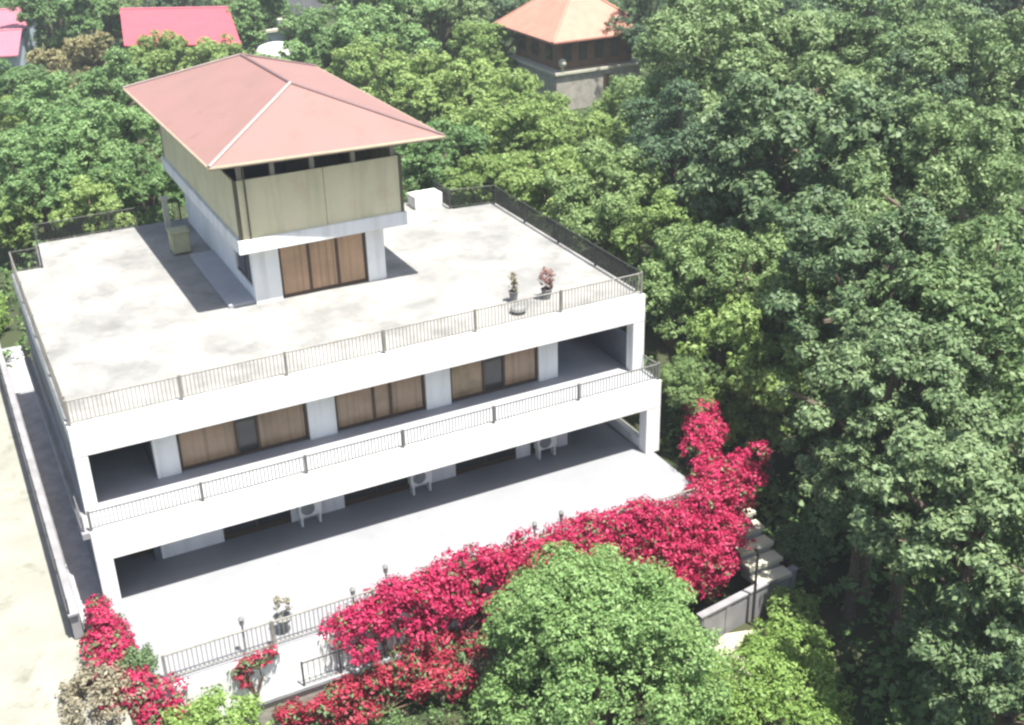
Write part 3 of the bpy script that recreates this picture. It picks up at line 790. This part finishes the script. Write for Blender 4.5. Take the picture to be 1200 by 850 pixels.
# big round tree in front, every shoot a rosette of leaves
def big_tree(name, label, cx, cy, zc, R, rz, leaf, seed, n, size, cl, lob=26, per=14):
    gz = ground_z(cx, cy)
    t = thing(name, label, "tree", (cx, cy, gz))
    rs = np.random.default_rng(seed)
    lobes = [((cx, cy, zc), (R * .78, R * .78, rz * .82))]
    for k in range(lob):
        d = unit(rs, 1, 0.35)[0]
        r = R * (0.09 + 0.13 * rs.random() ** 1.5)
        lobes.append((np.array([cx, cy, zc]) + d * np.array([R * .84, R * .84, rz * .88]), (r, r, r * .8)))
    foliage("crown", lobes, n, size, L[leaf], t, seed, cl, per, 0.5)
    MB().tube((cx, cy, gz - .2), (cx, cy, zc), 0.25, 0.14, n=9).build("trunk", M['bark'], t)
    lm = MB()
    for c, r in lobes[1:12]:
        m_ = Vector((cx, cy, zc - rz * .5)).lerp(Vector(c), 0.5)
        lm.tube((cx, cy, zc - rz * .5), m_, 0.09, 0.06, 6, False); lm.tube(m_, c, 0.06, 0.02, 6, False)
    lm.build("limbs", M['bark'], t)
    return t
big_tree("round_tree", "bright green round tree in front of the terrace, covering the bougainvillea's middle", 14.0, -10.9, -1.25, 4.35, 4.4, 'round', 201, 90000, 0.075, 0.25, 120, 18)
big_tree("lime_tree", "yellow green tree cut off by the bottom edge, left of the round tree", 1.9, -8.3, -1.6, 2.3, 2.1, 'lime', 202, 9000, 0.075, 0.22)
big_tree("lime_tree", "yellow green leafy tree right of the round tree, below the white balustrade", 19.0, -13.4, -2.7, 2.9, 1.6, 'lime', 203, 17000, 0.075, 0.24, 60)
big_tree("lime_tree", "small yellow green tree just below the foot of the garden steps", 21.6, -11.2, -3.0, 1.7, 1.0, 'lime', 204, 6000, 0.075, 0.2)
big_tree("dry_shrub_tree", "grey olive shrub in the bottom left corner beside the lane", -1.0, -5.4, -0.3, 1.5, 1.3, 'dry', 205, 4500, 0.07, 0.2)
big_tree("round_shrub", "small dark round shrub between the red flowers at the terrace's left corner", 0.35, -4.55, 0.0, 0.72, 0.62, 'agave', 206, 2600, 0.05, 0.12)
big_tree("leafy_bush", "pale green bush growing against the white balustrade, below the garden steps", 23.2, -9.6, -2.9, 1.1, 0.9, 'fruit', 209, 3600, 0.07, 0.2)
big_tree("leafy_bush", "low dark bush in the shade right of the garden steps", 25.2, -7.4, -2.3, 1.3, 1.1, 'agave', 210, 4200, 0.07, 0.2)
big_tree("hedge_bush", "light green bush at the picture's left border beside the boundary wall's far end", -1.9, 27.5, 0.4, 2.0, 1.6, 'lime', 207, 6000, 0.09, 0.25)
big_tree("hedge_bush", "green bush on the lane's far end, left of the boundary wall", -3.2, 22.5, 0.2, 1.6, 1.3, 'fruit', 208, 5000, 0.09, 0.25)

# ------------------------------------------------------------------ bougainvillea
def bougainvillea(label, base, lobes, n, seed, mt='flower', leaf=0.22, lobes2=None):
    t = thing("bougainvillea", label, "bougainvillea", base)
    foliage("flowers", lobes, n, 0.075, L[mt], t, seed, 0.22, 14, 0.35)
    foliage("leaves", lobes2 or lobes, int(n * leaf), 0.07, L['agave'], t, seed + 1, 0.2, 8, 0.1, inner=0.4)
    sm = MB()
    b = Vector(base)
    for c, r in lobes:
        c = Vector(c); m_ = b.lerp(c, .5) + Vector((random.uniform(-.3, .3), random.uniform(-.2, .2), .1))
        sm.tube(b, m_, 0.045, 0.03, 6, False); sm.tube(m_, c, 0.03, 0.012, 6, False)
    sm.build("stems", M['stem'], t)
    return t
def run(x0, x1, n, y, z, r, seed, jy=.25, jz=.3, dz=0.0, dy=0.0):
    rs = np.random.default_rng(seed)
    out = []
    for k in range(n):
        f = k / max(1, n - 1)
        s = r * (0.75 + 0.5 * rs.random())
        out.append(((x0 + (x1 - x0) * f + rs.normal() * .15, y + dy * f + rs.normal() * jy, z + dz * f + rs.normal() * jz), (s, s * .9, s * .8)))
    return out
bougainvillea("red bougainvillea hanging over the terrace railing, left half of the long hedge", (8.6, -6.5, -3.3),
    run(6.5, 11.4, 14, -5.95, 0.15, 0.62, 1, .22, .2) + run(8.2, 12.2, 11, -5.9, 0.65, 0.60, 2, .22, .2) + run(7.4, 12.0, 9, -6.35, -0.6, .55, 22, .2, .25), 15000, 301, leaf=.12)
bougainvillea("faded rusty red bougainvillea trailing down the lower wall, below the brighter hedge", (7.6, -6.8, -3.4),
    run(4.9, 11.6, 15, -6.65, -1.9, 0.55, 3, .2, .35) + run(5.3, 10.4, 10, -7.1, -2.8, .5, 13, .3, .3), 9000, 302, 'flower_old', 0.55)
t = thing("dry_climber", "dry greyish climber on the lower wall between the faded flowers and the round tree", "climber", (9.6, -6.7, -3.5))
foliage("foliage", run(8.4, 11.2, 9, -6.75, -2.75, 0.42, 14, .2, .35), 2600, 0.07, L['dry'], t, 310, 0.2, 8, 0.2)
sm_ = MB()
for k in range(7):
    sm_.tube((9.6, -6.7, -3.5), (8.5 + .42 * k, -6.6, -2.1 + .2 * (k % 3)), 0.03, 0.012, 6, False)
sm_.build("stems", M['stem'], t)
bougainvillea("crimson bougainvillea hedge just left of the round tree's top", (12.6, -6.6, -3.3),
    run(11.2, 15.2, 13, -5.9, 0.55, 0.66, 4, .22, .2) + run(11.4, 14.4, 10, -6.3, -0.4, 0.62, 5, .2, .3), 11000, 303, leaf=.12)
bougainvillea("crimson bougainvillea hedge behind the top of the round tree", (16.2, -6.6, -3.3),
    run(15.0, 19.0, 13, -5.85, 0.5, 0.62, 6, .2, .2) + run(15.0, 18.8, 9, -6.3, -0.2, 0.6, 16, .2, .2), 9500, 304, leaf=.12)
bougainvillea("thick bright crimson bougainvillea spilling down beside the white garden steps", (20.4, -6.8, -3.3),
    run(18.4, 23.4, 17, -6.0, 0.45, 0.75, 7, .25, .25) + run(18.6, 22.6, 14, -6.8, -0.6, 0.75, 8, .25, .3) + run(18.9, 21.2, 9, -7.5, -1.6, 0.62, 9, .25, .4), 21000, 305, leaf=.10)
bougainvillea("bougainvillea bush climbing beside the terrace's right edge, under the dark trees", (24.2, -3.2, -2.2),
    run(22.5, 25.0, 9, -4.7, 0.45, 0.70, 10, .3, .3) + run(23.2, 24.6, 8, -4.2, 0.8, 0.62, 11, .25, .3, .6, 2.4) + [((24.4, -1.5, 1.6), (.75, .7, .6)), ((24.0, -2.2, 1.2), (.65, .6, .6))], 8500, 306, leaf=.15)
bougainvillea("red bougainvillea at the terrace's left front corner beside the lane", (0.2, -5.4, -0.6),
    [((-.35, -1.6, 0.45), (.40, .55, .5)), ((-.25, -2.5, 0.30), (.55, .6, .5)), ((-.2, -3.3, 0.1), (.6, .6, .45)), ((-.6, -4.2, 0.0), (.65, .6, .5)), ((-.75, -3.0, 0.1), (.42, .6, .42)), ((0.0, -5.4, -0.1), (.7, .6, .5)),
     ((0.85, -5.9, -0.35), (.70, .5, .55)), ((0.3, -6.3, -0.9), (.7, .5, .6)), ((-.6, -5.4, -0.3), (.6, .6, .5)), ((.9, -6.3, -1.1), (.5, .4, .5))], 7500, 307, 'flower', 0.55)
bougainvillea("small pink flowered bougainvillea sprig on the bare white retaining wall", (3.6, -6.2, -1.4),
    [((3.15, -6.08, -0.2), (.30, .15, .22)), ((3.5, -6.1, -0.02), (.30, .15, .20)), ((3.85, -6.08, -0.05), (.32, .15, .22)), ((4.25, -6.08, 0.05), (.28, .15, .2)), ((3.35, -6.12, -0.5), (.22, .12, .35))], 520, 308, 'flower_old', 0.5)

# ------------------------------------------------------------------ undergrowth filling the gaps between the trees
def undergrowth():
    rs = np.random.default_rng(77)
    lobes = []
    while len(lobes) < 2600:
        y = rs.uniform(-26, 1) if rs.random() < .25 else rs.uniform(0, 150)
        x = rs.uniform(-8 + y * .02, 30 + (y + 30) * .95)
        if -7 < x < 25.5 and -13 < y < 21: continue
        if y < -13 and x < 22: continue
        if -6.8 < x < 0 and y < 27: continue
        if 46 < x < 57 and 49 < y < 64: continue
        r = 1.0 + 1.3 * rs.random()
        lobes.append(((x, y, ground_z(x, y) + 0.2), (r, r, 0.5 + 1.5 * rs.random())))
    foliage("undergrowth", lobes, 240000, 0.19, L['under'], None, 78, 0.5, 10, 0.8, "stuff", inner=0.05)
undergrowth()
rs_ = np.random.default_rng(79)
gl = []
for k in range(150):
    x, y = rs_.uniform(1.3, 13), rs_.uniform(-11, -7.0)
    r = 0.3 + 0.35 * rs_.random()
    gl.append(((x, y, ground_z(x, y) + 0.1), (r, r, r * .8)))
foliage("ground_cover", gl, 12000, 0.06, L['under'], None, 80, 0.2, 8, 0.8, "stuff")

# ------------------------------------------------------------------ buildings beyond the orchard
pv = thing("pavilion", "pavilion with a salmon hipped roof, brown walls and pale stone base", "house", (51, 57, -0.4))
MB().box(47.5, 56.0, 52.6, 62.0, -1.0, 2.75).build("stone_base", M['stone'], pv)
MB().box(47.3, 56.2, 52.4, 62.2, 2.75, 2.97).build("deck", M['cream'], pv)
MB().box(48.2, 55.6, 53.4, 61.6, 2.97, 5.75).build("wall", M['brick_brown'], pv)
e = [(46.7, 51.8, 5.75), (56.8, 51.8, 5.75), (56.8, 62.8, 5.75), (46.7, 62.8, 5.75)]
ap = [(51.3, 56.0, 9.6), (52.2, 58.6, 9.6)]
pr_ = MB().add(e + [(x, y, z - .15) for x, y, z in e] + ap, [(0, 1, 8), (1, 2, 9, 8), (2, 3, 9), (3, 0, 8, 9), (0, 4, 5, 1), (1, 5, 6, 2), (2, 6, 7, 3), (3, 7, 4, 0), (4, 7, 6, 5)]).build("roof", M['tile_orange'], pv)
for a, b in ((ap[0], e[0]), (ap[0], e[1]), (ap[0], ap[1]), (ap[1], e[3])):
    MB().tube(a, b, 0.11, n=6).build("ridge_cap", M['tile_orange'], pr_)
MB().box(52.2, 53.2, 52.55, 52.62, -0.6, 2.3).build("door", M['frame'], pv)
for x in (48.6, 50.2, 51.8, 53.4, 55.0):
    w = MB().box(x - .02, x + .82, 53.33, 53.402, 3.6, 5.1).build("window", M['frame'], pv)
    MB().box(x + .06, x + .74, 53.31, 53.34, 3.7, 5.0).build("pane", M['pane_dark'], w)
for y in (54.6, 57.2, 59.6):
    w = MB().box(48.13, 48.202, y - .02, y + 1.2, 3.6, 5.1).build("window", M['frame'], pv)
    MB().box(48.11, 48.14, y + .08, y + 1.1, 3.7, 5.0).build("pane", M['pane_dark'], w)
gt = thing("garden_wall", "grey garden wall with a pale pier left of the pavilion's base", "wall", (45, 58, -0.4))
MB().rbox((45.6, 59.0), (0.55, -0.83), 3.0, 0.15, -0.8, 1.9).build("wall", M['grey_stone'], gt)
MB().box(43.3, 43.9, 60.6, 61.2, -0.8, 2.9).build("pier", M['cream'], gt)
tk = thing("garden_lantern", "small pale globe on the pavilion's deck corner", "lantern", (48.1, 52.6, 2.97))
MB().lathe((48.1, 52.6, 2.97), [(0.12, 0), (0.07, 0.2), (0.10, 0.35), (0.30, 0.55), (0.36, 0.8), (0.26, 1.05), (0.05, 1.15)], 14).build("globe", M['cream'], tk, smooth=True)

def cottage(name, label, E1, E2, R1, R2, mt, wall, ez, rz_, gz=-0.5, th=0.12):
    """long gabled house: front eave E1-E2, ridge R1-R2, back slope mirrored behind the ridge"""
    c = ((E1[0] + R2[0]) / 2, (E1[1] + R2[1]) / 2, gz)
    t = thing(name, label, "house", c)
    B1 = (2 * R1[0] - E1[0], 2 * R1[1] - E1[1]); B2 = (2 * R2[0] - E2[0], 2 * R2[1] - E2[1])
    top = [(*E1, ez), (*E2, ez), (*R2, rz_), (*R1, rz_), (*B2, ez), (*B1, ez)]
    lo = [(x, y, z - th) for x, y, z in top]
    rf = MB().add(top + lo, [(0, 1, 2, 3), (3, 2, 4, 5), (7, 6, 9, 8), (8, 9, 11, 10), (0, 6, 7, 1), (4, 10, 11, 5), (1, 7, 8, 2), (2, 8, 10, 4), (3, 9, 6, 0), (5, 11, 9, 3)]).build("roof", M[mt], t)
    MB().tube((*R1, rz_ + .02), (*R2, rz_ + .02), 0.12, n=6).build("ridge_cap", M['roof_pink_pale'], rf)
    cx, cy = (E1[0] + B2[0]) / 2, (E1[1] + B2[1]) / 2
    sh = lambda p: (cx + (p[0] - cx) * .90, cy + (p[1] - cy) * .90)
    MB().prism([sh(E1), sh(E2), sh(B2), sh(B1)], gz, ez - th - .01).build("wall", M[wall], t)
    return t
cottage("red_roofed_house", "long low house with a rose red sheet roof above the orchard", (17.4, 86.0), (27.5, 80.1), (19.3, 97.0), (29.4, 91.1), 'roof_pink', 'cream', 3.2, 5.0)
cottage("pink_cottage", "pink roofed cottage at the left border, lower roof in front", (2.0, 92.4), (7.9, 90.4), (3.4, 100.0), (9.4, 98.5), 'roof_pink_pale', 'plaster_bluish', 2.6, 3.7)
cottage("pink_cottage", "second pink roofed cottage, behind and above the first at the left border", (3.0, 104.0), (10.2, 102.5), (4.4, 111.0), (11.6, 109.4), 'roof_pink_pale', 'plaster_bluish', 3.0, 4.2)
sh = thing("shed", "pale flat roofed shed behind the tower, with a bluish wall", "shed", (35, 94, -0.5))
MB().box(31.6, 37.6, 90.0, 96.0, -0.8, 2.2).build("wall", M['plaster_bluish'], sh)
MB().box(31.3, 37.9, 89.7, 96.3, 2.2, 2.45).build("roof", M['cream'], sh)
MB().box(35.0, 36.0, 89.93, 90.001, -0.6, 1.6).build("door", M['frame'], sh)
wt = thing("water_tank", "white domed water tank peeking out above the tower roof's back edge", "tank", (30.8, 79.5, -0.5))
MB().lathe((30.8, 79.5, 1.4), [(2.0, 0), (2.05, 0.9), (1.7, 1.35), (0.9, 1.6), (0.1, 1.68)], 20).build("tank_body", M['tank_white'], wt, smooth=True)
MB().box(29.0, 32.6, 77.8, 81.2, -0.9, 1.39).build("stand", M['grey_stone'], wt)
rb = thing("rubble_wall", "grey broken rubble wall at the top edge left of centre", "wall", (46, 112, -0.4))
MB().rbox((46.5, 112.0), (0.86, -0.5), 4.0, 0.4, -1, 2.6).rbox((43.5, 113.5), (0.86, -0.5), 1.2, 0.5, -1, 3.6).build("wall", M['lavender'], rb)

# ------------------------------------------------------------------ summer haze over the valley
hz = MB().box(-135, 305, -65, 425, -9.5, 28.0).build("haze", M['white'], None, "stuff")
hm = bpy.data.materials.new("thin_haze")
hm.use_nodes = True
hn = hm.node_tree
hn.nodes.remove(hn.nodes["Principled BSDF"])
pvn = hn.nodes.new("ShaderNodeVolumePrincipled")
pvn.inputs["Color"].default_value = (0.86, 0.92, 0.95, 1)
pvn.inputs["Density"].default_value = 0.0005
pvn.inputs["Anisotropy"].default_value = 0.2
hn.links.new(pvn.outputs[0], hn.nodes["Material Output"].inputs["Volume"])
hz.data.materials.clear()
hz.data.materials.append(hm)
